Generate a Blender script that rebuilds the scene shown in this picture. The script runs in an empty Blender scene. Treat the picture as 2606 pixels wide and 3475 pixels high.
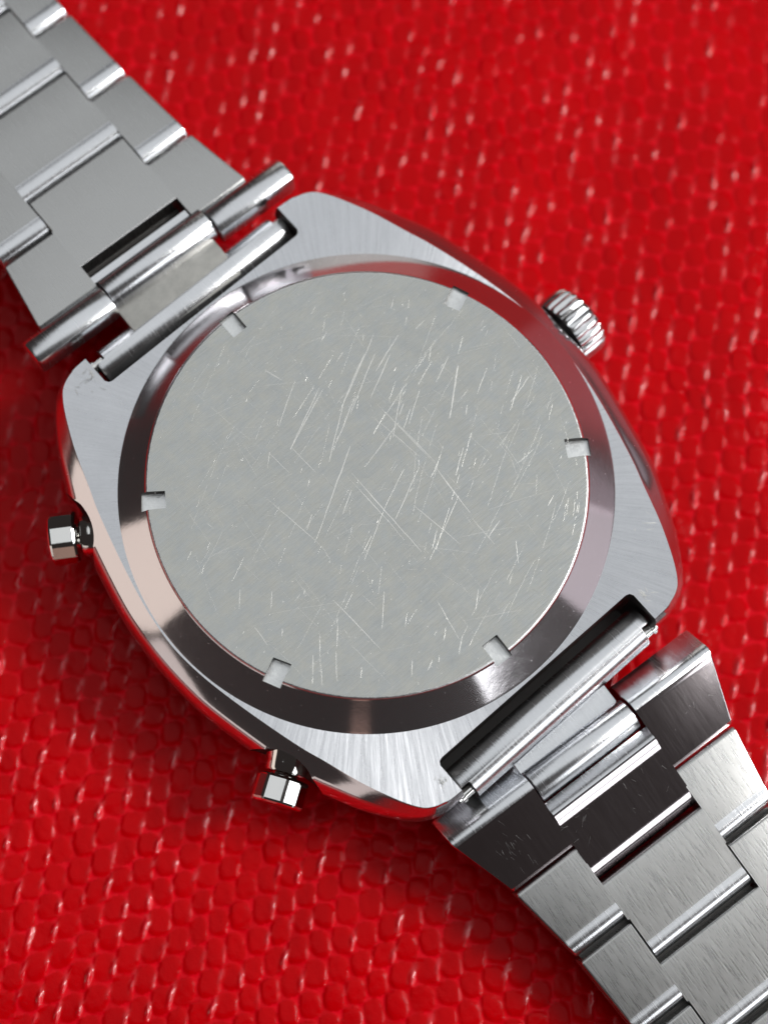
import bpy, bmesh, math, random
import numpy as np
from mathutils import Matrix, Vector
R = math.radians
sc = bpy.context.scene
COL = sc.collection
sc.unit_settings.system = 'METRIC'
sc.unit_settings.scale_length = 0.01          # one unit is one centimetre
random.seed(7)
rng = np.random.default_rng(7)

# ------------------------------------------------------------------ camera
cam_d = bpy.data.cameras.new('camera'); cam = bpy.data.objects.new('camera', cam_d); COL.objects.link(cam)
zx, zy, zz = -0.02668161, -0.2438221, 0.96945288
xa = Vector((0.99962148, 0.0, 0.02751192)); ya = Vector((-0.00670801, 0.96981998, 0.2437298)); za = Vector((zx, zy, zz))
m = Matrix((xa, ya, za)).transposed().to_4x4()
m.translation = Vector((-0.3035, -2.7736, 11.0281 + 1.2))
cam.matrix_world = m
cam_d.sensor_fit = 'VERTICAL'; cam_d.sensor_height = 24
cam_d.lens = 12 / math.tan(R(17.0))
cam_d.clip_start = 0.5; cam_d.clip_end = 500
cam_d.dof.use_dof = True
cam_d.dof.focus_distance = 11.35
cam_d.dof.aperture_fstop = cam_d.lens / 290.0
sc.camera = cam

# ------------------------------------------------------------------ light
w = bpy.data.worlds.new('World'); sc.world = w; w.use_nodes = True
bg = w.node_tree.nodes['Background']
bg.inputs[0].default_value = (0.62, 0.52, 0.50, 1); bg.inputs[1].default_value = 0.045

def area(name, direc, dist, sx, sy, rad, col):
    d = Vector(direc).normalized()
    l = bpy.data.lights.new(name, 'AREA'); l.shape = 'RECTANGLE'; l.size = sx; l.size_y = sy
    l.energy = rad * math.pi * sx * sy; l.color = col
    o = bpy.data.objects.new(name, l); COL.objects.link(o)
    o.location = d * dist + Vector((0, 0, 1.2))
    o.rotation_euler = d.to_track_quat('Z', 'Y').to_euler()
    return o
area('overcast_window', (0.0, 0.33, 0.94), 60, 78, 72, 0.76, (0.94, 0.975, 1.0))
area('key_window', (0.69, 0.06, 0.72), 60, 17, 17, 23.0, (1.0, 0.985, 0.965))
area('side_window', (0.76, -0.46, 0.47), 60, 48, 26, 2.5, (0.95, 0.975, 1.0))
area('low_fill', (1.0, -0.08, 0.14), 60, 28, 13, 0.55, (1.0, 0.90, 0.96))  # added low light, placed for the pale patch mirrored in the ring
area('far_right_fill', (0.86, 0.52, 0.10), 60, 52, 10, 0.26, (1.0, 0.82, 0.92))  # unseen extra light that gives the polished ring its mauve sheen
area('low_warm_fill', (-0.69, -0.72, 0.095), 45, 34, 8, 0.72, (1.0, 0.88, 0.82))  # added warm strip, mirrored as beige on the lower-left flank
area('warm_fill', (-0.97, -0.17, 0.21), 45, 22, 15, 0.95, (1.0, 0.86, 0.76))  # no real lamp: added for the beige patch reflected in the ring
area('far_fill', (0.0, 0.97, 0.21), 60, 26, 16, 0.85, (1.0, 0.97, 0.90))  # added light that keeps the upper pusher facets cream
area('small_warm_fill', (-0.02, -1.0, 0.17), 45, 4, 12, 0.30, (1.0, 0.62, 0.5))  # narrow unseen light added for a peach stripe in the ring
sc.view_settings.view_transform = 'Standard'; sc.view_settings.look = 'None'
sc.view_settings.exposure = 0.0; sc.view_settings.gamma = 1.0
sc.cycles.max_bounces = 8; sc.cycles.glossy_bounces = 6; sc.cycles.caustics_reflective = False

# ------------------------------------------------------------------ materials
def mat(name):
    m_ = bpy.data.materials.new(name); m_.use_nodes = True
    nt = m_.node_tree; return m_, nt, nt.nodes['Principled BSDF']
def N(nt, t, **kw):
    n = nt.nodes.new(t)
    for k, v in kw.items():
        if k in n.inputs: n.inputs[k].default_value = v
        else: setattr(n, k, v)
    return n
def math_n(nt, op, a, b=None):
    n = nt.nodes.new('ShaderNodeMath'); n.operation = op
    for i, v in enumerate((a, b)):
        if v is None: continue
        if isinstance(v, (int, float)): n.inputs[i].default_value = v
        else: nt.links.new(v, n.inputs[i])
    return n.outputs[0]
def ramp(nt, fac, stops):
    r = nt.nodes.new('ShaderNodeValToRGB'); nt.links.new(fac, r.inputs[0])
    e = r.color_ramp.elements
    for i, (p, c) in enumerate(stops):
        q = e[i] if i < 2 else e.new(p)
        q.position = p; q.color = c if len(c) == 4 else (*c, 1)
    return r.outputs[0]
def steel(name, col, rough, stretch, bump, rvar=0.08, radial=False, aniso=0.0, cvar=0.08, smudge=0.1, rot=0.0, grain=34):
    """brushed steel: grain stretched along one direction (object space) or radially"""
    m_, nt, b = mat(name); L = nt.links
    tc = nt.nodes.new('ShaderNodeTexCoord')
    if radial:
        s = nt.nodes.new('ShaderNodeSeparateXYZ'); L.new(tc.outputs['Object'], s.inputs[0])
        rr = math_n(nt, 'SQRT', math_n(nt, 'ADD', math_n(nt, 'MULTIPLY', s.outputs[0], s.outputs[0]), math_n(nt, 'MULTIPLY', s.outputs[1], s.outputs[1])))
        cx = math_n(nt, 'MULTIPLY', math_n(nt, 'DIVIDE', s.outputs[0], rr), grain * 2)
        cy = math_n(nt, 'MULTIPLY', math_n(nt, 'DIVIDE', s.outputs[1], rr), grain * 2)
        c = nt.nodes.new('ShaderNodeCombineXYZ'); L.new(cx, c.inputs[0]); L.new(cy, c.inputs[1]); L.new(math_n(nt, 'MULTIPLY', rr, 2.2), c.inputs[2])
        vec = c.outputs[0]
    else:
        mp = nt.nodes.new('ShaderNodeMapping'); L.new(tc.outputs['Object'], mp.inputs[0])
        mp.inputs['Rotation'].default_value = (0, 0, rot); mp.inputs['Scale'].default_value = stretch
        vec = mp.outputs[0]
    n1 = N(nt, 'ShaderNodeTexNoise', Scale=1.0, Detail=5.0, Roughness=0.65); L.new(vec, n1.inputs['Vector'])
    n2 = N(nt, 'ShaderNodeTexNoise', Scale=3.2, Detail=4.0, Roughness=0.6); L.new(tc.outputs['Object'], n2.inputs['Vector'])
    n3 = N(nt, 'ShaderNodeTexNoise', Scale=55.0, Detail=3.0, Roughness=0.7); L.new(tc.outputs['Object'], n3.inputs['Vector'])
    k = math_n(nt, 'ADD', math_n(nt, 'MULTIPLY', math_n(nt, 'SUBTRACT', n1.outputs[0], 0.5), cvar * 4),
               math_n(nt, 'MULTIPLY', math_n(nt, 'SUBTRACT', n2.outputs[0], 0.5), smudge * 2))
    k = math_n(nt, 'ADD', k, math_n(nt, 'MULTIPLY', math_n(nt, 'SUBTRACT', n3.outputs[0], 0.5), cvar))
    hsv = nt.nodes.new('ShaderNodeHueSaturation'); hsv.inputs['Color'].default_value = (*col, 1)
    L.new(math_n(nt, 'ADD', k, 1.0), hsv.inputs['Value']); L.new(hsv.outputs[0], b.inputs['Base Color'])
    b.inputs['Metallic'].default_value = 1.0
    if aniso:
        b.inputs['Anisotropic'].default_value = aniso
        tg = nt.nodes.new('ShaderNodeTangent'); tg.direction_type = 'RADIAL'; tg.axis = 'Z'; L.new(tg.outputs[0], b.inputs['Tangent'])
    L.new(math_n(nt, 'ADD', math_n(nt, 'MULTIPLY', math_n(nt, 'SUBTRACT', n1.outputs[0], 0.5), rvar * 3), rough), b.inputs['Roughness'])
    bp = nt.nodes.new('ShaderNodeBump'); bp.inputs['Strength'].default_value = bump; bp.inputs['Distance'].default_value = 0.004
    L.new(n1.outputs[0], bp.inputs['Height']); L.new(bp.outputs[0], b.inputs['Normal'])
    return m_
M_back = steel('worn_brushed_steel', (0.475, 0.485, 0.468), 0.26, (6, 90, 1), 0.12, rot=R(35), cvar=0.10, smudge=0.09)
_nt = M_back.node_tree; _tc = _nt.nodes.new('ShaderNodeTexCoord')
_n = N(_nt, 'ShaderNodeTexNoise', Scale=9.0, Detail=6.0, Roughness=0.7); _nt.links.new(_tc.outputs['Object'], _n.inputs['Vector'])
_c = ramp(_nt, _n.outputs[0], [(0.38, (0.49, 0.503, 0.492)), (0.62, (0.53, 0.527, 0.488))])
_nt.links.new(_c, next(x for x in _nt.nodes if x.type == 'HUE_SAT').inputs['Color'])
M_case = steel('radially_brushed_steel', (0.665, 0.675, 0.70), 0.30, (1, 1, 1), 0.55, radial=True, cvar=0.13, aniso=0.75)
M_link = steel('satin_steel', (0.49, 0.49, 0.482), 0.29, (90, 5, 5), 0.14, cvar=0.04, smudge=0.04)
M_endl = steel('worn_polished_steel', (0.66, 0.60, 0.62), 0.12, (70, 4, 4), 0.025, cvar=0.03, smudge=0.03, rvar=0.02)
M_bar = steel('brushed_bar_steel', (0.74, 0.75, 0.77), 0.24, (85, 3, 3), 0.25, cvar=0.05)
M_tongue = steel('dull_pitted_steel', (0.46, 0.45, 0.42), 0.42, (14, 14, 14), 0.8, cvar=0.12, smudge=0.15)
M_notch = steel('milled_steel', (0.78, 0.79, 0.785), 0.34, (22, 22, 22), 0.9, cvar=0.1)
M_scratch = steel('fresh_scratch_steel', (0.82, 0.81, 0.77), 0.42, (30, 30, 30), 0.2, cvar=0.1)
M_dark = steel('shade_toned_steel', (0.13, 0.125, 0.12), 0.5, (30, 30, 30), 0.3, cvar=0.1)  # near-black base colour puts the shade of slots, recesses and gaps into the steel
def polished(name, col, rough, scr=0.25, haze=0.0):
    m_, nt, b = mat(name); L = nt.links
    b.inputs['Base Color'].default_value = (*col, 1); b.inputs['Metallic'].default_value = 1
    tc = nt.nodes.new('ShaderNodeTexCoord')
    n1 = N(nt, 'ShaderNodeTexNoise', Scale=7.0, Detail=5.0, Roughness=0.7); L.new(tc.outputs['Object'], n1.inputs['Vector'])
    n2 = N(nt, 'ShaderNodeTexNoise', Scale=60.0, Detail=2.0); L.new(tc.outputs['Object'], n2.inputs['Vector'])
    hi = ramp(nt, n2.outputs[0], [(0.68, (0, 0, 0)), (0.80, (1, 1, 1))])
    L.new(math_n(nt, 'ADD', math_n(nt, 'ADD', rough - 0.02, math_n(nt, 'MULTIPLY', n1.outputs[0], 0.05)), math_n(nt, 'MULTIPLY', hi, scr)), b.inputs['Roughness'])
    bp = nt.nodes.new('ShaderNodeBump'); bp.inputs['Strength'].default_value = 0.04; bp.inputs['Distance'].default_value = 0.01
    L.new(n1.outputs[0], bp.inputs['Height']); L.new(bp.outputs[0], b.inputs['Normal'])
    if haze:                                        # fine wear scatters part of the reflection
        b2 = nt.nodes.new('ShaderNodeBsdfPrincipled'); b2.inputs['Base Color'].default_value = (*col, 1); b2.inputs['Metallic'].default_value = 1; b2.inputs['Roughness'].default_value = 0.55
        mx = nt.nodes.new('ShaderNodeMixShader'); mx.inputs[0].default_value = haze
        L.new(b.outputs[0], mx.inputs[1]); L.new(b2.outputs[0], mx.inputs[2]); L.new(mx.outputs[0], nt.nodes['Material Output'].inputs[0])
    return m_
M_pol = polished('polished_steel', (0.72, 0.69, 0.71), 0.09, haze=0.065)
M_crown = polished('fluted_steel', (0.80, 0.80, 0.81), 0.16, 0.1)
M_chrome = polished('bright_polished_steel', (0.80, 0.79, 0.77), 0.05, 0.1)

def fabric_mat():
    m_, nt, b = mat('red_coated_weave'); L = nt.links
    tc = nt.nodes.new('ShaderNodeTexCoord')
    n1 = N(nt, 'ShaderNodeTexNoise', Scale=1.1, Detail=4.0); L.new(tc.outputs['Object'], n1.inputs['Vector'])
    n2 = N(nt, 'ShaderNodeTexNoise', Scale=28.0, Detail=4.0, Roughness=0.65); L.new(tc.outputs['Object'], n2.inputs['Vector'])
    c = ramp(nt, n1.outputs[0], [(0.3, (0.50, 0.0, 0.002)), (0.7, (0.62, 0.0, 0.0025))])
    at = nt.nodes.new('ShaderNodeAttribute'); at.attribute_name = 'joint_glow'     # glow of the translucent joints put into the colour as lighter red
    ad = nt.nodes.new('ShaderNodeAttribute'); ad.attribute_name = 'drop'
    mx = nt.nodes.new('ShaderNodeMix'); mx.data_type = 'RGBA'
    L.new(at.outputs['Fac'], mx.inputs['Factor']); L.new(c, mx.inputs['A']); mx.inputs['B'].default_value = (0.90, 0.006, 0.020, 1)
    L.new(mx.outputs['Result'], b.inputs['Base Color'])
    L.new(math_n(nt, 'ADD', 0.075, math_n(nt, 'MULTIPLY', ad.outputs['Fac'], 1.0)), b.inputs['Specular IOR Level'])   # gloss raised on the drops to bring out glints
    L.new(math_n(nt, 'ADD', 0.02, math_n(nt, 'MULTIPLY', n2.outputs[0], 0.22)), b.inputs['Roughness'])
    bp = nt.nodes.new('ShaderNodeBump'); bp.inputs['Strength'].default_value = 0.35; bp.inputs['Distance'].default_value = 0.01
    L.new(n2.outputs[0], bp.inputs['Height']); L.new(bp.outputs[0], b.inputs['Normal'])
    b.inputs['Subsurface Weight'].default_value = 0.0
    return m_
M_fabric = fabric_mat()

# ------------------------------------------------------------------ helpers
def link_mesh(name, me, parent=None, sharp=28, loc=None, rot=None):
    o = bpy.data.objects.new(name, me); COL.objects.link(o)
    if parent: o.parent = parent
    if loc is not None: o.location = loc
    if rot is not None: o.rotation_euler = rot
    me.polygons.foreach_set('use_smooth', [True] * len(me.polygons))
    me.set_sharp_from_angle(angle=R(sharp)); me.update()
    return o
def from_bm(name, bm, mats, parent=None, **kw):
    bmesh.ops.recalc_face_normals(bm, faces=bm.faces)
    me = bpy.data.meshes.new(name); bm.to_mesh(me); bm.free()
    for m_ in (mats if isinstance(mats, (list, tuple)) else [mats]): me.materials.append(m_)
    return link_mesh(name, me, parent, **kw)
def extrude(bm, prof, xl, xr, mi=0, bl=0.0, br=0.0, nx=1):
    """closed profile [(s, z)] swept across x; xl, xr are numbers or functions of s; small rounded ends bl, br"""
    fl = xl if callable(xl) else (lambda s: xl); fr = xr if callable(xr) else (lambda s: xr)
    cs = sum(p[0] for p in prof) / len(prof); cz = sum(p[1] for p in prof) / len(prof)
    def ring(t, inset):
        out = []
        for s, z in prof:
            d = math.hypot(s - cs, z - cz) or 1
            k = 1 - inset / d if d > inset else 1
            s2, z2 = cs + (s - cs) * k, cz + (z - cz) * k
            out.append(bm.verts.new((t(s), s2, z2)))
        return out
    rings = []
    if bl > 0:
        rings += [ring(lambda s: fl(s), bl), ring(lambda s: fl(s) + bl * 0.3, bl * 0.3), ring(lambda s: fl(s) + bl, 0)]
    else: rings += [ring(fl, 0)]
    if br > 0:
        rings += [ring(lambda s: fr(s) - br, 0), ring(lambda s: fr(s) - br * 0.3, br * 0.3), ring(lambda s: fr(s), br)]
    else: rings += [ring(fr, 0)]
    n = len(prof)
    for a, b in zip(rings, rings[1:]):
        for i in range(n):
            f = bm.faces.new((a[i], a[(i + 1) % n], b[(i + 1) % n], b[i])); f.material_index = mi
    for r_ in (rings[0], rings[-1]):
        f = bm.faces.new(r_); f.material_index = mi
def plate_prof(s0, s1, top, t, r0, r1, seg=10, mid=()):
    """flat plate between s0 and s1 whose ends are rolled with radius r0 / r1"""
    p = []
    def arc(cs, cz, r, a0, a1):
        for i in range(seg + 1):
            a = a0 + (a1 - a0) * i / seg; p.append((cs + r * math.cos(a), cz + r * math.sin(a)))
    if r0 > 0.05:                                      # a full roll that stands a little proud of the plate
        arc(s0 + r0, top - r0 + 0.006, r0, math.pi * 1.12, math.pi / 2 - 0.26); p += [(s0 + r0 * 1.50, top + 0.0003), (s0 + r0 * 1.65, top)]
    elif r0 > 0: arc(s0 + r0, top - r0, r0, math.pi * 1.12, math.pi / 2)
    else: p.append((s0, top))
    p += [(m_, top) for m_ in mid]
    if r1 > 0.05:
        p += [(s1 - r1 * 1.65, top), (s1 - r1 * 1.50, top + 0.0003)]; arc(s1 - r1, top - r1 + 0.006, r1, math.pi / 2 + 0.26, -math.pi * 0.12)
    elif r1 > 0: arc(s1 - r1, top - r1, r1, math.pi / 2, -math.pi * 0.12)
    else: p.append((s1, top))
    p.append((s1 - r1 * 0.6, top - t)); p += [(m_, top - t) for m_ in reversed(mid)]; p.append((s0 + r0 * 0.6, top - t))
    return p
def lathe(bm, prof, n=48, mi=0, M=None, rfun=None, cap=True):
    """profile [(radius, axial)] turned about local z"""
    rings = []
    for r_, a in prof:
        vs = []
        for i in range(n):
            t = 2 * math.pi * i / n
            k = rfun(t, r_, a) if rfun else r_
            v = Vector((k * math.cos(t), k * math.sin(t), a))
            vs.append(bm.verts.new(M @ v if M else v))
        rings.append(vs)
    for q, (a, b) in enumerate(zip(rings, rings[1:])):
        for i in range(n):
            f = bm.faces.new((a[i], a[(i + 1) % n], b[(i + 1) % n], b[i])); f.material_index = mi
    if cap:
        for r_ in (rings[0], rings[-1]):
            f = bm.faces.new(r_); f.material_index = mi
def box_bm(x0, x1, y0, y1, z0, z1, mi=0, M=None, bev=0.0):
    bm = bmesh.new()
    vs = [bm.verts.new((x, y, z)) for x in (x0, x1) for y in (y0, y1) for z in (z0, z1)]
    for f in ((0, 1, 3, 2), (4, 6, 7, 5), (0, 4, 5, 1), (2, 3, 7, 6), (0, 2, 6, 4), (1, 5, 7, 3)):
        bm.faces.new([vs[i] for i in f]).material_index = mi
    bmesh.ops.recalc_face_normals(bm, faces=bm.faces)
    if bev: bmesh.ops.bevel(bm, geom=bm.edges[:], offset=bev, segments=2, affect='EDGES', profile=0.5)
    for f in bm.faces: f.material_index = mi
    if M: bmesh.ops.transform(bm, matrix=M, verts=bm.verts)
    return bm
def cut(o, cutters):
    """boolean difference with a list of (bmesh, material)"""
    tmp = []
    for bm, mt in cutters:
        bmesh.ops.recalc_face_normals(bm, faces=bm.faces)
        me = bpy.data.meshes.new('cutter'); bm.to_mesh(me); bm.free()
        for m_ in (mt if isinstance(mt, list) else [mt]): me.materials.append(m_)
        c = bpy.data.objects.new('cutter', me); COL.objects.link(c); c.matrix_parent_inverse = Matrix()
        c.parent = o
        md = o.modifiers.new('cut', 'BOOLEAN'); md.operation = 'DIFFERENCE'; md.object = c; md.solver = 'EXACT'
        try: md.material_mode = 'TRANSFER'
        except Exception: pass
        tmp.append(c)
    bpy.context.view_layer.update()
    dg = bpy.context.evaluated_depsgraph_get()
    me = bpy.data.meshes.new_from_object(o.evaluated_get(dg), depsgraph=dg)
    o.modifiers.clear(); old = o.data; o.data = me; me.name = old.name; bpy.data.meshes.remove(old)
    for c in tmp:
        d = c.data; bpy.data.objects.remove(c); bpy.data.meshes.remove(d)
    me.polygons.foreach_set('use_smooth', [True] * len(me.polygons))
    me.set_sharp_from_angle(angle=R(28))
    return o
def axis_m(origin, direc, roll=0.0):
    d = Vector(direc).normalized()
    return Matrix.Translation(Vector(origin)) @ d.to_track_quat('Z', 'X').to_matrix().to_4x4() @ Matrix.Rotation(roll, 4, 'Z')

# ------------------------------------------------------------------ the red weave under the watch
def fabric():
    def axis(lo, hi, step):
        a = list(np.arange(lo, hi + 1e-6, step)); left, right = [], []
        d, x = step * 2, lo
        while x > -70: x -= d; left.append(x); d *= 1.35
        d, x = step * 2, hi
        while x < 70: x += d; right.append(x); d *= 1.35
        return np.array(left[::-1] + a + right)
    X = axis(-3.5, 3.6, 0.0125); Y = axis(-4.3, 4.9, 0.0125)
    gx, gy = np.meshgrid(X, Y)
    def nz(x, y, s, k):                               # cheap smooth noise: a few rotated sine waves
        r = np.random.default_rng(k); o = 0
        for i in range(7):
            a = r.uniform(0, 6.28); f = s * r.uniform(0.6, 1.7); o = o + np.sin(f * (x * np.cos(a) + y * np.sin(a)) + r.uniform(0, 6.28))
        return o / 4.0
    wx = gx + 0.045 * nz(gx, gy, 1.6, 1) + 0.018 * nz(gx, gy, 7.5, 2)
    wy = gy + 0.060 * nz(gx, gy, 1.5, 3) + 0.020 * nz(gx, gy, 7.0, 4)
    a = 0.172 * np.array([math.cos(R(18)), math.sin(R(18))]); b = 0.205 * np.array([0.155, 0.988])
    Mi = np.linalg.inv(np.array([[a[0], b[0]], [a[1], b[1]]]))
    s = Mi[0, 0] * wx + Mi[0, 1] * wy; t = Mi[1, 0] * wx + Mi[1, 1] * wy
    si, ti = np.floor(s), np.floor(t)
    def h(i, j, k):
        v = np.sin(i * 127.1 + j * 311.7 + k * 74.7) * 43758.5453; return v - np.floor(v)
    # uneven cell borders
    p = (s - si) * 2 - 1; q = (t - ti) * 2 - 1
    p = p + (h(si, ti, 1) - .5) * 0.16 * (1 - p * p); q = q + (h(si, ti, 2) - .5) * 0.2 * (1 - q * q)
    amp = 0.016 * (0.60 + 0.5 * h(si, ti, 3)) * np.where((si + ti) % 2 == 0, 1.08, 0.86)
    # distance from the cell centre in real space, so cells stay round although the rows run askew
    ds, dt = p / 2, q / 2
    vx = a[0] * ds + b[0] * dt; vy = a[1] * ds + b[1] * dt
    ca, sa_ = math.cos(R(9)), math.sin(R(9)); rx = vx * ca + vy * sa_; ry = -vx * sa_ + vy * ca
    ex = 0.086 * (0.94 + 0.12 * h(si, ti, 12)); ey = 0.100 * (0.94 + 0.12 * h(si, ti, 13))
    ee = np.clip(((np.abs(rx) / ex) ** 2.5 + (np.abs(ry) / ey) ** 2.5) ** (1 / 2.5), 0, 1.4)
    flat = np.clip(0.85 + 0.35 * nz(gx, gy, 0.9, 8), 0.45, 1.15)
    amp = amp * flat
    dome = np.clip(1 - np.clip(ee, 0, 1) ** 4.2, 0, 1) ** 0.75
    tilt = 0.012 * ((h(si, ti, 5) - .5) * p + (h(si, ti, 6) - .5) * q)
    z = amp * dome + tilt * dome
    # where the threads cross, a drop of coating stands in the joint between two cells
    sb = np.round(s); tb = ti; lump = h(sb, tb, 8)
    dx = (s - sb + 0.05) * 0.172 / (0.013 + 0.007 * lump)
    yy = (t - tb - (0.30 + 0.4 * h(sb, tb, 9))) * 0.205 / (0.030 + 0.035 * lump)
    drop = np.exp(-dx * dx - yy * yy) * np.clip(lump * h(sb, tb, 11) * 1.9 - 0.20 + 0.42 * nz(gx, gy, 1.3, 21), 0, 1.15) * (0.88 + 0.35 * nz(gx, gy, 34, 33))
    z = z + 0.030 * drop
    dy = (t - np.round(t)) * 0.205 / 0.012
    z = z + 0.007 * np.exp(-dy * dy) * (0.6 + 0.4 * np.sin(s * 6.28 + 1.0))
    joint_glow = np.clip((ee - 0.90) / 0.12, 0, 1) * (0.25 + 0.65 * h(si, ti, 14))  # painted groove glow: lighter along cell borders and on the drops
    joint_glow = np.clip(joint_glow * 0.75 + 0.6 * drop, 0, 1)
    z = z + 0.0025 * nz(gx, gy, 26, 31) + 0.0012 * nz(gx, gy, 60, 32)
    z = z + 0.045 * nz(gx, gy, 1.1, 5) + 0.010 * nz(gx, gy, 4.5, 6)
    fade = np.clip(1 - (np.maximum(np.abs(gx) - 3.5, 0) + np.maximum(np.abs(gy) - 4.6, 0)) / 0.6, 0, 1)
    z = z * fade - 0.03
    ny, nx = gx.shape
    co = np.stack([gx, gy, z], -1).reshape(-1, 3).astype(np.float32)
    idx = np.arange(ny * nx).reshape(ny, nx)
    f = np.stack([idx[:-1, :-1], idx[:-1, 1:], idx[1:, 1:], idx[1:, :-1]], -1).reshape(-1, 4)
    me = bpy.data.meshes.new('fabric')
    me.vertices.add(len(co)); me.vertices.foreach_set('co', co.ravel())
    me.loops.add(f.size); me.loops.foreach_set('vertex_index', f.ravel().astype(np.int32))
    me.polygons.add(len(f)); me.polygons.foreach_set('loop_start', np.arange(0, f.size, 4, dtype=np.int32))
    me.polygons.foreach_set('use_smooth', np.ones(len(f), dtype=bool))
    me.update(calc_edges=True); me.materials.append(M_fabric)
    ta = me.attributes.new('joint_glow', 'FLOAT', 'POINT'); ta.data.foreach_set('value', (joint_glow * fade).astype(np.float32).ravel())
    td = me.attributes.new('drop', 'FLOAT', 'POINT'); td.data.foreach_set('value', (np.clip(drop * 1.6, 0, 1) * fade).astype(np.float32).ravel())
    o = bpy.data.objects.new('fabric', me); COL.objects.link(o)
    o['kind'] = 'structure'; o['label'] = 'glossy red coated woven fabric under the watch'
    return o
fabric()

# ------------------------------------------------------------------ the watch
W = bpy.data.objects.new('wristwatch', None); COL.objects.link(W)
W.location = (-0.1097, 0.2359, 0); W.rotation_euler = (0, 0, R(41.1))
W['label'] = 'steel wristwatch lying face down on red fabric with scratched blank case back'
W['category'] = 'wristwatch'
H = 1.2                                   # height of the case back above the fabric
TOP = (0, 0, H)

def outline(pts, n=720):
    """a quarter outline mirrored to a full one, as radius by angle"""
    P = [Vector(p) for p in pts]; q = []
    for i in range(len(P) - 1):
        p0 = P[i - 1] if i else Vector((P[1].x, -P[1].y)); p1, p2 = P[i], P[i + 1]
        p3 = P[i + 2] if i + 2 < len(P) else p2 * 2 - p1
        for k in range(12):
            t = k / 12
            q.append(0.5 * ((2 * p1) + (p2 - p0) * t + (2 * p0 - 5 * p1 + 4 * p2 - p3) * t * t + (3 * p1 - p0 - 3 * p2 + p3) * t ** 3))
    q.append(P[-1])
    th = np.array([math.atan2(v.y, v.x) for v in q]); rr = np.array([v.length for v in q])
    ang = np.arange(n) * 2 * math.pi / n
    a = np.abs((ang + math.pi / 2) % math.pi - math.pi / 2)
    return np.interp(a, th, rr), ang
TOPL = [(1.738, 0), (1.718, .25), (1.672, .5), (1.600, .8), (1.522, 1.08), (1.462, 1.25), (1.377, 1.5), (1.300, 1.68), (1.235, 1.81), (1.175, 1.90), (1.12, 1.945), (1.04, 1.975), (.93, 1.992), (.4, 1.998), (0, 2.0)]
OUTL = [(1.900, 0), (1.888, .27), (1.858, .5), (1.775, .87), (1.685, 1.2), (1.545, 1.5), (1.455, 1.67), (1.345, 1.83), (1.255, 1.93), (1.17, 1.99), (1.08, 2.02), (.95, 2.035), (.4, 2.035), (0, 2.035)]
rt, ang = outline(TOPL); ro, _ = outline(OUTL)
rt = rt - 0.020 * np.exp(-(np.where(np.cos(ang) > 0, np.sin(ang) * 1.73, 9) / .4) ** 2)
def case():
    bm = bmesh.new(); n = len(ang); rows = []
    def row(r_, z):
        r_ = np.broadcast_to(r_, (n,)); z = np.broadcast_to(z, (n,))
        rows.append([bm.verts.new((r_[i] * math.cos(ang[i]), r_[i] * math.sin(ang[i]), z[i])) for i in range(n)])
    mi = []
    zt = -0.183 - 0.016 * np.clip((rt - 1.72) / 0.5, 0, 1) ** 1.5
    row(1.60, -0.183); row((1.60 + rt) / 2, (-0.183 + zt) / 2); mi.append(0)
    row(rt - 0.020, zt + 0.0001); mi.append(0); row(rt - 0.003, zt); mi.append(0)
    row(rt + 0.003, zt - 0.005); mi.append(1)
    # the polished flank: a broad bevel at about 42 degrees, then a shoulder that steepens to the side
    P = [(0.0, 0.0)]; x = y = 0.0
    for k in range(5): x += 0.13 * math.cos(R(40 + k)); y += 0.13 * math.sin(R(40 + k)); P.append((x, y))
    for k in range(7): a = R(46 + 5.5 * k); x += 0.075 * math.cos(a) * 0.9; y += 0.13 * math.sin(a); P.append((x, y))
    for x, y in P[1:]:
        row(rt + 0.003 + (ro - rt - 0.003) * x / P[-1][0], zt - 0.005 + (-0.47 - zt + 0.005) * y / P[-1][1] ** 1.0); mi.append(1)
    for s, z in ((0.998, -0.50), (0.993, -0.56), (0.98, -0.65), (0.96, -0.78), (0.92, -0.90), (0.84, -0.97), (0.76, -1.00), (0.70, -1.10), (0.62, -1.155)):
        row(ro * s, z); mi.append(1)
    for (a, b, m_) in zip(rows, rows[1:], mi):
        for i in range(n):
            bm.faces.new((a[i], b[i], b[(i + 1) % n], a[(i + 1) % n])).material_index = m_
    bm.faces.new(rows[0]); bm.faces.new(rows[-1]).material_index = 1
    o = from_bm('case', bm, [M_case, M_pol], W, loc=TOP)
    cs = []
    for s in (1, -1):
        b = bmesh.new()
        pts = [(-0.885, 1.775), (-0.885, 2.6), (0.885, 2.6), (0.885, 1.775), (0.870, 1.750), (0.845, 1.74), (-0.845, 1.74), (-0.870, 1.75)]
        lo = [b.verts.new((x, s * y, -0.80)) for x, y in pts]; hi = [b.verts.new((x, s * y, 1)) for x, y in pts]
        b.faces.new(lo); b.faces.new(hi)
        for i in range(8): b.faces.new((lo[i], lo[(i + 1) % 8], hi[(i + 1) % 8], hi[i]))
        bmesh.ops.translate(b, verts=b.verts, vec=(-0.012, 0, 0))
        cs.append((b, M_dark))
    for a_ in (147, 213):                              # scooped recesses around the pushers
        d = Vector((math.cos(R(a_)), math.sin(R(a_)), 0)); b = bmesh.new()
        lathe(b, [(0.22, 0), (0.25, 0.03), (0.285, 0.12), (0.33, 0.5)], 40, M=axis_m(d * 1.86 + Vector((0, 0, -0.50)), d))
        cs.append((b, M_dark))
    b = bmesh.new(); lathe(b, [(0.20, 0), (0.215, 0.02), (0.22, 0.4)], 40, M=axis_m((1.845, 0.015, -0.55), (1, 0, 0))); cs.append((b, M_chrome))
    cut(o, cs)
    return o
CASE = case()
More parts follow.
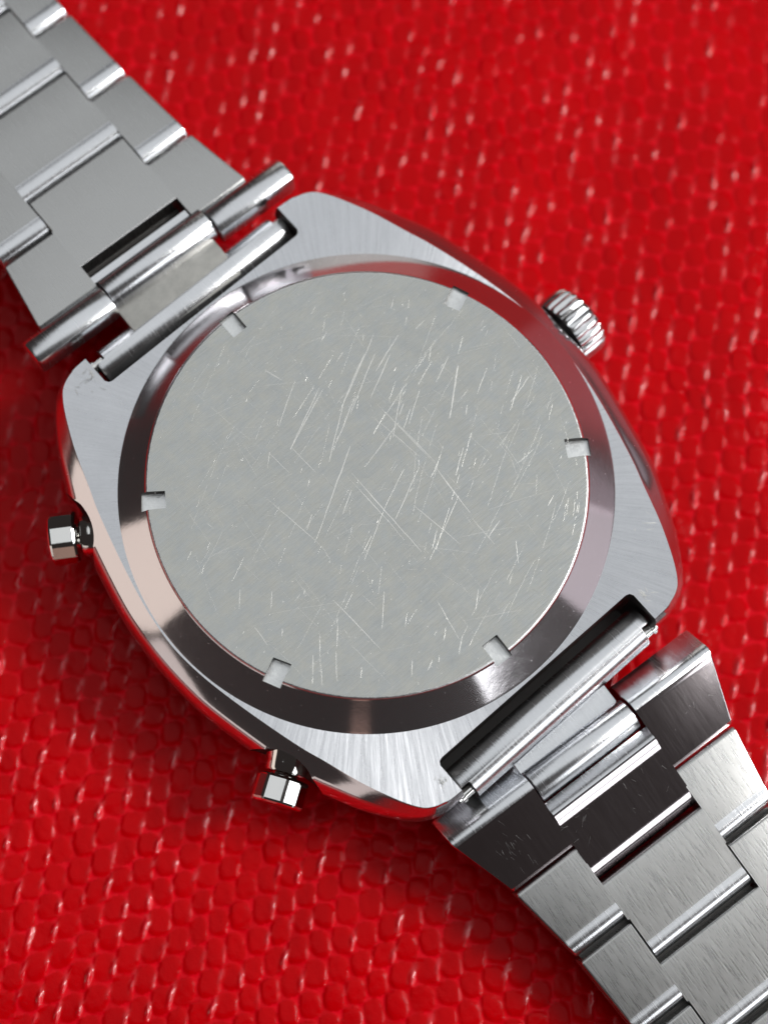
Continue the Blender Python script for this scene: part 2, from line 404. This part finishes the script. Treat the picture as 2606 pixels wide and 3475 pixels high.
# slightly burred metal around the slot corners, where a tool has slipped
def case_back():
    bm = bmesh.new()
    prof = [(1.7216, -0.30), (1.7216, -0.184), (1.717, -0.180), (1.705, -0.17014), (1.523, -0.02012), (1.5105, -0.0098), (1.508, -0.0045), (1.503, -0.001), (1.497, 0.0), (1.485, 0.0001)]
    n = 240; rings = []
    for r_, z in prof: rings.append([bm.verts.new((r_ * math.cos(2 * math.pi * i / n), r_ * math.sin(2 * math.pi * i / n), z)) for i in range(n)])
    for k, (a, b) in enumerate(zip(rings, rings[1:])):
        for i in range(n): bm.faces.new((a[i], a[(i + 1) % n], b[(i + 1) % n], b[i])).material_index = 1 if k < 5 else (2 if k < 8 else 0)
    bm.faces.new(rings[-1]); bm.faces.new(rings[0]).material_index = 1
    o = from_bm('case_back', bm, [M_back, M_pol, M_notch], W, loc=TOP)
    cs = []
    for k in range(6):
        a = R(26.6 + 60 * k)
        b = bmesh.new()
        jit = [random.uniform(-.006, .006) for _ in range(8)]
        pts = [(1.378, -.064), (1.378, .064), (1.547, .064), (1.547, -.064)]
        lo = [b.verts.new((x + jit[i], y + jit[i + 4], -0.072)) for i, (x, y) in enumerate(pts)]
        hi = [b.verts.new((x + jit[i], y + jit[i + 4], 0.1)) for i, (x, y) in enumerate(pts)]
        b.faces.new(lo); b.faces.new(hi)
        for i in range(4): b.faces.new((lo[i], lo[(i + 1) % 4], hi[(i + 1) % 4], hi[i])).material_index = 1
        bmesh.ops.transform(b, matrix=Matrix.Rotation(a, 4, 'Z') @ Matrix.Rotation(R(random.uniform(-3, 3)), 4, 'Z'), verts=b.verts)
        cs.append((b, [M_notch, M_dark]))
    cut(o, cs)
    return o
BACK = case_back()

# scratches: fine raised burrs on the flat of the case back
SCR = [(0.573,0.694,0.251,0.533,3),(0.629,0.646,0.214,0.429,3),(0.708,0.578,0.392,0.425,3),(0.167,0.706,-0.273,0.498,3),(0.401,0.827,-0.103,0.661,1),(0.251,0.533,-0.123,0.263,3),(0.331,0.505,-0.048,0.305,2),(0.060,0.252,-0.399,-0.015,4),(-0.399,-0.015,-0.566,-0.106,2),(-0.616,0.355,-0.549,-0.160,2),(-0.549,-0.160,-0.563,-0.265,1),(-0.254,0.521,-0.242,0.265,2),(-0.397,0.584,-0.381,0.378,2),(-0.033,1.047,0.014,0.905,2),(-0.058,0.100,-0.062,-0.624,3),(-0.100,0.103,-0.095,-0.486,2),(0.312,0.318,0.369,-0.106,2),(0.395,0.369,0.417,-0.228,2),(0.412,0.165,0.424,-0.234,2),(0.401,-0.254,0.367,-0.635,4),(0.426,-0.255,0.429,-0.464,1),(0.110,-0.348,0.170,-0.753,3),(0.351,-0.674,0.346,-0.904,2),(0.231,-0.108,-0.074,-0.243,2),(-0.074,-0.243,-0.389,-0.415,2),(0.382,-0.091,0.315,-0.167,1),(0.315,-0.167,-0.040,-0.337,2),(0.604,0.339,0.322,0.107,2),(0.406,0.278,0.232,0.212,1),(0.426,0.166,0.035,0.074,2),(1.010,0.210,0.707,-0.041,3),(0.865,-0.048,0.810,-0.095,4),(0.694,0.248,0.468,0.110,2),(0.540,0.244,0.463,0.202,4),(1.002,0.299,0.811,0.216,2),(1.150,0.062,0.973,-0.032,2),(0.642,-0.261,0.474,-0.370,2),(0.751,-0.220,0.020,-0.676,1),(0.488,-0.804,0.339,-0.847,2),(0.889,0.409,0.239,0.219,1),(-0.140,0.012,-0.295,-0.078,3),(-0.452,0.057,-0.548,-0.004,3),(0.388,-0.495,-0.055,-0.702,2),(0.839,0.646,0.550,0.547,3),(0.990,0.867,0.932,0.826,4),(0.183,0.685,-0.266,0.501,3),(0.716,0.763,0.192,0.500,3),(1.054,0.609,0.960,0.600,2),(-0.028,1.053,0.015,0.906,2),(1.006,0.202,0.712,-0.044,3),(0.888,0.348,0.703,0.284,1),(1.438,0.213,1.414,-0.103,1),(1.297,-0.136,1.066,-0.271,1),(0.997,-0.584,0.846,-0.585,1),(0.081,0.860,-0.219,0.678,2),(0.537,0.826,0.387,0.776,1),(0.612,0.229,0.420,0.108,1),(-0.385,0.581,-0.471,0.503,2),(-0.730,-0.486,-0.708,-0.942,3),(-0.206,-0.946,-0.270,-1.233,2),(-0.557,-0.587,-0.548,-0.723,1),(-0.809,-0.625,-0.923,-0.748,2),(-0.946,-0.602,-1.047,-0.720,2),(-1.075,-0.680,-1.160,-0.779,3),(-1.055,-0.729,-1.161,-0.872,2),(-0.943,-0.762,-1.070,-0.919,2),(-0.833,-0.905,-0.935,-1.005,1),(-0.433,-0.662,-0.609,-0.846,2),(-0.411,-0.873,-0.484,-0.938,2),(-0.598,-1.139,-0.673,-1.216,2),(-0.236,-1.231,-0.342,-1.314,2),(0.055,-1.067,-0.056,-1.164,2),(-1.246,-0.280,-1.260,-0.434,2),(-0.786,-0.597,-0.814,-0.621,4),(-1.110,-0.412,-1.146,-0.445,3),(-1.155,-0.023,-1.245,-0.122,3),(-1.001,-0.172,-1.083,-0.261,2),(-0.826,-0.307,-0.854,-0.331,3),(-0.936,-0.988,-1.022,-1.070,1),(-0.897,-1.069,-0.960,-1.124,1)]
def scratches():
    bm = bmesh.new()
    def one(x0, y0, x1, y1, wd, h=0.00045, bend=0.0):
        if max(math.hypot(x0, y0), math.hypot(x1, y1)) > 1.47: return
        d = Vector((x1 - x0, y1 - y0, 0)); L = d.length
        if L < 1e-4: return
        d /= L; nrm = Vector((-d.y, d.x, 0)); k = max(2, int(L / 0.06)); rows = []
        for i in range(k + 1):
            t = i / k; c = Vector((x0, y0, 0)) + d * L * t + nrm * (bend * 4 * t * (1 - t) * L + random.gauss(0, 0.0012))
            ww = wd * (0.35 + 0.65 * math.sin(math.pi * min(1, max(0, t * 0.94 + 0.03)))) * random.uniform(0.7, 1.2)
            rows.append([bm.verts.new(c - nrm * ww + Vector((0, 0, 0.0002))), bm.verts.new(c + Vector((0, 0, h))), bm.verts.new(c + nrm * ww + Vector((0, 0, 0.0002)))])
        for i, (a, b) in enumerate(zip(rows, rows[1:])):
            if wd < 0.0020 and random.random() < 0.16: continue           # broken, skipping line
            for j in (0, 1): bm.faces.new((a[j], a[j + 1], b[j + 1], b[j]))
    for x0, y0, x1, y1, w_ in SCR: one(x0, y0, x1, y1, (0, .0014, .0022, .0030, .0040)[w_], bend=random.uniform(-.006, .006))
    for _ in range(190):
        r_ = 1.46 * math.sqrt(random.random()); a = random.uniform(0, 6.283)
        x, y = r_ * math.cos(a), r_ * math.sin(a)
        wdir = random.choices((R(66), R(80), R(-48), R(10), None), (5, 4, 2.5, 1, 1.2))[0]
        wdir = random.uniform(0, math.pi) if wdir is None else wdir + random.gauss(0, R(9))
        wdir -= R(41.1)
        L = min(0.5, random.expovariate(1 / 0.075) + 0.012)
        one(x, y, x + L * math.cos(wdir), y + L * math.sin(wdir), random.choice((.0005, .0006, .0008, .0010, .0012, .0017)), bend=random.uniform(-.02, .02))
    for _ in range(230):                                                  # long hairlines
        r_ = 1.4 * math.sqrt(random.random()); a = random.uniform(0, 6.283); x, y = r_ * math.cos(a), r_ * math.sin(a)
        wdir = random.choice((R(62), R(68), R(-46), R(-52), R(5), R(20))) + random.gauss(0, R(7)) - R(41.1)
        L = random.uniform(.12, .75)
        one(x, y, x + L * math.cos(wdir), y + L * math.sin(wdir), random.choice((.0005, .0006, .0008)), h=.0003, bend=random.uniform(-.02, .02))
    for _ in range(240):                                                  # pits and specks
        r_ = 1.46 * math.sqrt(random.random()); a = random.uniform(0, 6.283); x, y = r_ * math.cos(a), r_ * math.sin(a); w_ = random.uniform(.004, .010); q = random.uniform(0, 3.14)
        one(x, y, x + w_ * math.cos(q), y + w_ * math.sin(q), random.uniform(.0015, .003))
    for _ in range(11):                                                   # turning marks by the rim
        a0 = random.uniform(R(-60), R(0)); rr = random.uniform(1.36, 1.45); da = random.uniform(.03, .16)
        for i in range(4):
            a, b = a0 + da * i / 4, a0 + da * (i + 1) / 4
            one(rr * math.cos(a), rr * math.sin(a), rr * math.cos(b), rr * math.sin(b), .0012)
    o = from_bm('scratches', bm, M_scratch, BACK, sharp=10); o['kind'] = 'stuff'
scratches()
def marks(name, parent, spots, material, zf, wd=(.0010, .0016, .0024), ok=lambda q: True):
    """small slips of a tool: groups of short crossing lines"""
    bm = bmesh.new()
    for (x, y, rad, num, a0, spread, lmax) in spots:
        for _ in range(num):
            px, py = x + random.gauss(0, rad), y + random.gauss(0, rad); a = a0 + random.gauss(0, spread); L = random.uniform(.15, 1) * lmax; w_ = random.choice(wd)
            n_ = Vector((-math.sin(a), math.cos(a))) * w_; p0 = Vector((px, py)); p1 = p0 + Vector((math.cos(a), math.sin(a))) * L
            if not (ok(p0) and ok(p1)): continue
            pts = [p0 - n_, p1 - n_ * .4, p1 + n_ * .4, p0 + n_]
            bm.faces.new([bm.verts.new((q.x, q.y, zf(q.y) + 0.0006)) for q in pts])
    for f in bm.faces:
        if f.normal.z < 0: f.normal_flip()
    o = from_bm(name, bm, material, parent, sharp=10); o['kind'] = 'stuff'
def on_case(q):                                        # on the brushed face: inside its outline, clear of slots and case back
    lim = rt[int(round(math.degrees(math.atan2(q.y, q.x)) % 360 * 2)) % 720]
    return 1.74 < q.length < lim - 0.015 and (abs(q.x + 0.012) > 0.90 or abs(q.y) < 1.72)
marks('tool_marks', CASE, [(-0.975, 1.86, .035, 13, R(20), R(25), .07), (-1.0, 1.80, .05, 5, R(110), R(20), .06)], M_tongue, lambda y: -0.1885, wd=(.0008, .0014, .002), ok=on_case)
marks('burrs', CASE, [(0.93, -1.83, .03, 26, R(120), R(30), .07), (-0.955, -1.88, .022, 20, R(70), R(30), .06), (-0.935, 1.86, .015, 12, R(80), R(15), .06), (1.22, -1.35, .10, 14, R(60), R(60), .10)], M_scratch, lambda y: -0.1885, ok=on_case)

def crown():
    n = 24; per = 10
    def rf(t, r_, a):
        if r_ < 0.2: return r_
        k = 0.5 + 0.5 * math.cos(t * n)
        d = 0.017 * (1 if 0.015 < a < 0.20 else 0.35)
        return r_ - d * (1 - k ** 0.6)
    bm = bmesh.new()
    M = axis_m((1.890, 0.012, -0.55), (1, 0.0, 0.0))
    prof = [(0.05, -0.03), (0.12, -0.02), (0.13, 0.0), (0.19, 0.0), (0.262, 0.004), (0.272, 0.016), (0.275, 0.10), (0.275, 0.185), (0.262, 0.212), (0.235, 0.234), (0.15, 0.25), (0.02, 0.255)]
    lathe(bm, prof, n * per, M=M, rfun=rf)
    bm.faces.ensure_lookup_table()
    for f in bm.faces[:n * per * 4]: f.material_index = 1
    o = from_bm('crown', bm, [M_crown, M_dark], W, loc=TOP, sharp=35)
    bm = bmesh.new(); lathe(bm, [(0.15, 0), (0.15, 0.045), (0.135, 0.055), (0.12, 0.06)], 48, M=axis_m((1.845, 0.012, -0.56), (1, 0, 0)))
    from_bm('crown_tube', bm, M_pol, o)
crown()
def side_frame(origin, d, roll):
    z_ = d.normalized(); y_ = Vector((0, 0, 1)); x_ = y_.cross(z_)
    return Matrix.Translation(origin) @ Matrix((x_, y_, z_)).transposed().to_4x4() @ Matrix.Rotation(roll, 4, 'Z')
def pusher(a_, roll):
    d = Vector((math.cos(R(a_)), math.sin(R(a_)), 0)); z = Vector((0, 0, -0.56))
    bm = bmesh.new()
    # ten-sided cap with softened edges
    n = 10; per = 8
    def rf(t, r_, a):
        if r_ < 0.1: return r_
        u = ((t * n / (2 * math.pi)) % 1.0) - 0.5
        k = math.cos(math.pi / n) / math.cos(u * 2 * math.pi / n)
        k = min(k, 0.990)
        return r_ * k * 1.0
    lathe(bm, [(0.08, 0.0), (0.172, 0.0), (0.184, 0.008), (0.190, 0.020), (0.190, 0.170), (0.184, 0.184), (0.170, 0.194), (0.03, 0.200)], n * per, M=side_frame(d * 2.055 + z, d, roll), rfun=rf)
    o = from_bm('pusher', bm, M_chrome, W, loc=TOP, sharp=20)
    bm = bmesh.new()
    lathe(bm, [(0.180, 0), (0.176, 0.03), (0.165, 0.07), (0.152, 0.12), (0.146, 0.17), (0.138, 0.185), (0.10, 0.19), (0.09, 0.215)], 48, M=axis_m(d * 1.845 + z, d))
    from_bm('pusher_stem', bm, M_chrome, o)
pusher(147, R(-8)); pusher(213, R(8))

# ------------------------------------------------------------------ bracelet
def bar_sleeve(s, u0, u1, vc, zc, r_):
    """rolled steel sleeve that carries the spring bar; cut open at both ends"""
    bm = bmesh.new(); prof = []
    for i in range(28):
        a = 2 * math.pi * i / 28; prof.append((vc + r_ * math.cos(a), zc + r_ * 1.02 * math.sin(a)))
    extrude(bm, prof, u0, u1, bl=0.012, br=0.012)
    o = from_bm('bar_sleeve', bm, M_bar, W, loc=TOP)
    cs = []
    for e in (u0, u1):
        k = 1 if e > 0 else -1
        y0, y1 = sorted((vc + s * r_ * 0.15, vc + s * r_ * 1.4))
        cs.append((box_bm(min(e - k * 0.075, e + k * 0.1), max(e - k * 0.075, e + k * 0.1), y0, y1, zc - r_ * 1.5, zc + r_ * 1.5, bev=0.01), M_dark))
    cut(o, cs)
    b = bmesh.new(); prof = [(0.036, 0), (0.036, 0.02), (0.052, 0.022), (0.052, 0.05), (0.04, 0.052), (0.04, u1 - u0 - 0.05 + 0.10), (0.052, u1 - u0 + 0.052), (0.052, u1 - u0 + 0.08), (0.036, u1 - u0 + 0.082), (0.036, u1 - u0 + 0.10)]
    lathe(b, prof, 24, M=axis_m((u0 - 0.05, vc + s * r_ * 0.45, zc), (1, 0, 0)))
    from_bm('spring_bar', b, M_chrome, W, loc=TOP)
bar_sleeve(1, -0.856, 0.864, 1.915, -0.425, 0.145)
bar_sleeve(-1, -0.885, 0.850, -1.955, -0.42, 0.140)

def band_frame(origin, ang_deg, slope):
    """+y runs outward along the bracelet, z up"""
    return Matrix.Translation(Vector(origin)) @ Matrix.Rotation(R(ang_deg), 4, 'Z') @ Matrix.Rotation(-R(slope), 4, 'X')
def put(name, bm, mats, M, **kw):
    o = from_bm(name, bm, mats, W, **kw); o.matrix_local = Matrix.Translation(Vector(TOP)) @ M; return o

# --- upper left half
KA = 0.977
A = band_frame((-0.046, 2.100, -0.12), -2.0, 0.0) @ Matrix.Diagonal((KA, KA, 1, 1))
wing = [(0.265, -0.13), (0.25, -0.085), (0.222, -0.048), (0.18, -0.018), (0.13, -0.003), (0.085, 0.0), (0.045, -0.008), (0.022, -0.022), (0.014, -0.04), (0.010, -0.10), (0.012, -0.22), (0.265, -0.22)]
bm = bmesh.new()
extrude(bm, wing, -1.155, -0.462, bl=0.03, br=0.008); extrude(bm, wing, 0.492, 1.185, bl=0.008, br=0.03)
mid = [(0.30, -0.115), (0.285, -0.085), (0.25, -0.045), (0.20, -0.02), (0.15, -0.016), (0.10, -0.035), (0.065, -0.075), (0.048, -0.13), (0.052, -0.20), (0.30, -0.20)]
extrude(bm, mid, -0.448, 0.478, bl=0.006, br=0.006)
flat = [(0.345, -0.10), (0.29, -0.097), (0.26, -0.20), (0.345, -0.16)]
extrude(bm, flat, -0.50, 0.40)
END_A = put('end_link', bm, M_bar, A)
bm = bmesh.new(); extrude(bm, [(-0.28, -0.185), (-0.15, -0.165), (0.10, -0.165), (0.10, -0.23), (-0.28, -0.23)], -0.455, 0.438, bl=0.01, br=0.01)
t_ = from_bm('tongue', bm, M_tongue, END_A)

def link(M, c0, c1, s0, s1, cw, hl, hr, t=0.20, r0=0.085, r1=0.085, cc=(0.0, 0.0), matl=None, bot=None):
    """cross-shaped bracelet link: centre strip c0..c1, side strips s0..s1"""
    bm = bmesh.new()
    cl, cr = cw
    nar = lambda s: 0.013 if s > s1 + 0.002 else 0.0          # clearance beside the neighbour's side strips
    extrude(bm, plate_prof(c0, c1, 0, t, r0, r1, mid=(s1, s1 + 0.004)), lambda s: cl + nar(s), lambda s: cr - nar(s))
    extrude(bm, [(s1 - 0.02, -0.13), (c1 + 0.02, -0.13), (c1 + 0.02, -0.2), (s1 - 0.02, -0.2)], cl - 0.04, cr + 0.04, mi=1)  # dark slabs added under the joints to make the gaps read as shaded
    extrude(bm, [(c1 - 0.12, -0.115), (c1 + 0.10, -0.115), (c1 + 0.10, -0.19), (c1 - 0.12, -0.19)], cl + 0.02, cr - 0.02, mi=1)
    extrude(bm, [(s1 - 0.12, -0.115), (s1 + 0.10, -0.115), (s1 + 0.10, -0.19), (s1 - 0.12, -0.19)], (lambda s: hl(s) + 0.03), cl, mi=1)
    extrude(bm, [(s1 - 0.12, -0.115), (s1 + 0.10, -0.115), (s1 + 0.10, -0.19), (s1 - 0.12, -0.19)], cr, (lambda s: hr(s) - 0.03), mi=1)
    extrude(bm, plate_prof(s0, s1, 0, t, r0, r1), hl, cl, bl=0.012)
    extrude(bm, plate_prof(s0, s1, 0, t, r0, r1), cr, hr, br=0.012)
    for f in bm.faces:                                        # the rolls are rubbed bright, the plates stay satin
        c_ = f.calc_center_median(); inner = cl - 0.001 < c_.x < cr + 0.001
        a_, b_ = (c0, c1) if inner else (s0, s1)
        if f.material_index == 0 and c_.z > -0.2 and ((r0 > .05 and c_.y < a_ + r0 * 1.5) or (r1 > .05 and c_.y > b_ - r1 * 1.5)): f.material_index = 2
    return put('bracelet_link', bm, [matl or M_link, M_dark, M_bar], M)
# (all s measured from v = 2.5)
g = 0.011
def chain(origin, ang_deg, z0, slopes, cb, sb, cw, half, first_r0, r0n, r1n):
    """cb / sb: centre and side joints along the band; each link hangs from the one before"""
    y = 0.0; z = z0
    base = Matrix.Translation(Vector(origin)) @ Matrix.Rotation(R(ang_deg), 4, 'Z')
    for i in range(len(cb) - 1):
        sl = slopes[min(i, len(slopes) - 1)]
        m_ = base @ Matrix.Translation((0, sb[i], z)) @ Matrix.Rotation(-R(sl), 4, 'X')
        o_ = sb[i]
        r0 = first_r0 if i == 0 else r0n
        hw = lambda s, o_=o_: half(s + o_)
        link(m_, cb[i] - o_ + g, cb[i + 1] - o_ - g, g, sb[i + 1] - o_ - g, (cw[0], cw[1]),
             (lambda s: hw(s)[0]), (lambda s: hw(s)[1]), t=0.24, r0=r0, r1=r1n)
        z -= math.sin(R(sl)) * (sb[i + 1] - sb[i])
KB = 0.978
def halfA(s):
    w_ = float(np.interp(s, [-0.2, 0.0, 0.55, 1.3, 2.0, 4], [0.955, 0.935, 0.85, 0.80, 0.775, 0.75])); w_ *= 0.978; return (-w_ - 0.03, w_ - 0.03)
chain((-0.046, 2.399, -0.20), -2.0, 0, [5, 6, 6, 5], [v * KB for v in (0.145, 0.84, 1.58, 2.32, 3.05, 3.8)], [v * KB for v in (-0.06, 0.53, 1.25, 1.98, 2.72, 3.45)], (-0.445, 0.416), halfA, 0.015, 0.098, 0.02)
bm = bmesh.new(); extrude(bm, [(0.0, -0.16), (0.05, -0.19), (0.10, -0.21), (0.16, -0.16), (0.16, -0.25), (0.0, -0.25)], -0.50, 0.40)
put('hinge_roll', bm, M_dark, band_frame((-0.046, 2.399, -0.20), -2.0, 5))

# --- lower right half: the frame is turned so that +y runs away from the case
B0 = (-0.035, -2.10)
B = Matrix.Translation((B0[0], B0[1], -0.40)) @ Matrix.Rotation(R(180 - 4.5), 4, 'Z')
# in this frame x is mirrored: image-left of the watch is +x
SL = 15
bm = bmesh.new()
wingf = [(0.0, -0.17), (0.03, -0.135), (0.12, -0.055), (0.14, -0.035), (0.16, -0.016), (0.185, -0.003), (0.21, 0.001), (0.235, -0.003), (0.26, -0.0127), (0.28, -0.010 - 0.03 * math.tan(R(15)))]
tb = math.tan(R(SL))
back = [(0.68, -0.010 - 0.43 * tb), (0.70, -0.03 - 0.45 * tb), (0.70, -0.20 - 0.45 * tb), (0.0, -0.30)]
def hB(s): return float(np.interp(s, [0, 0.2, 0.7, 1.25, 1.8, 4], [1.125, 1.125, 0.96, 0.875, 0.84, 0.80]))
extrude(bm, wingf + back, lambda s: 0.445, lambda s: hB(s), br=0.012)
extrude(bm, wingf + back, lambda s: -hB(s), lambda s: -0.44, bl=0.012)
e = 0.355
cz = lambda s: -0.010 - (s - 0.25) * tb
cent = [(e, cz(e) - 0.10), (e + 0.005, cz(e) - 0.065), (e + 0.055, cz(e) - 0.025), (e + 0.075, cz(e) - 0.008), (e + 0.10, cz(e + .1) + 0.027), (e + 0.125, cz(e + .125) + 0.026), (e + 0.15, cz(e + .15) + 0.012), (e + 0.18, cz(e + .18)), (e + 0.20, cz(e + .20)),
        (0.87, cz(0.87)), (0.89, cz(0.89)), (0.93, cz(0.93) - 0.01), (0.965, cz(0.965) - 0.035), (0.985, cz(0.985) - 0.075), (0.985, cz(.985) - 0.18), (e, cz(e) - 0.25)]
extrude(bm, cent, -0.44, 0.445)
bm.normal_update()
bmesh.ops.recalc_face_normals(bm, faces=bm.faces)
for f in bm.faces:
    c_ = f.calc_center_median()
    if (c_.y < 0.165 and abs(c_.x) > 0.43 and f.normal.y < -0.2) or (e - 0.01 < c_.y < e + 0.10 and abs(c_.x) < 0.43 and f.normal.y < -0.2) or (0.16 < c_.y < 0.245 and abs(c_.x) > 0.43 and f.normal.z > 0.8): f.material_index = 1
END_B = put('end_link', bm, [M_endl, M_bar], B)
END_B['label'] = 'dark reflecting end link with folded bright front edges'
bm = bmesh.new(); prof = [(0.225 + 0.125 * math.cos(a), -0.145 + 0.125 * math.sin(a)) for a in [2 * math.pi * i / 24 for i in range(24)]]
extrude(bm, prof, -0.425, 0.432, bl=0.01, br=0.01)
extrude(bm, [(-0.22, -0.20), (0.14, -0.19), (0.14, -0.26), (-0.22, -0.26)], -0.415, 0.43)
from_bm('hinge_roll', bm, M_bar, END_B)

def halfB(s): w_ = hB(s + 0.0); return (-w_, w_)
chain((B0[0], B0[1], -0.435), 180 - 4.5, cz(0.72) + 0.02, [8, 8, 7, 6], [1.01, 1.67, 2.36, 3.05, 3.75], [0.71, 1.33, 2.0, 2.68, 3.36], (-0.43, 0.44), halfB, 0.03, 0.02, 0.095)
marks('fine_scratches', END_B, [(0.80, 0.45, .08, 26, R(95), R(12), .08), (-0.15, 0.72, .12, 10, R(80), R(50), .06), (0.35, 0.62, .1, 14, R(20), R(30), .08), (-0.8, 0.42, .07, 6, R(90), R(30), .04)], M_link, lambda s: cz(s), wd=(.0004, .0006, .0009))
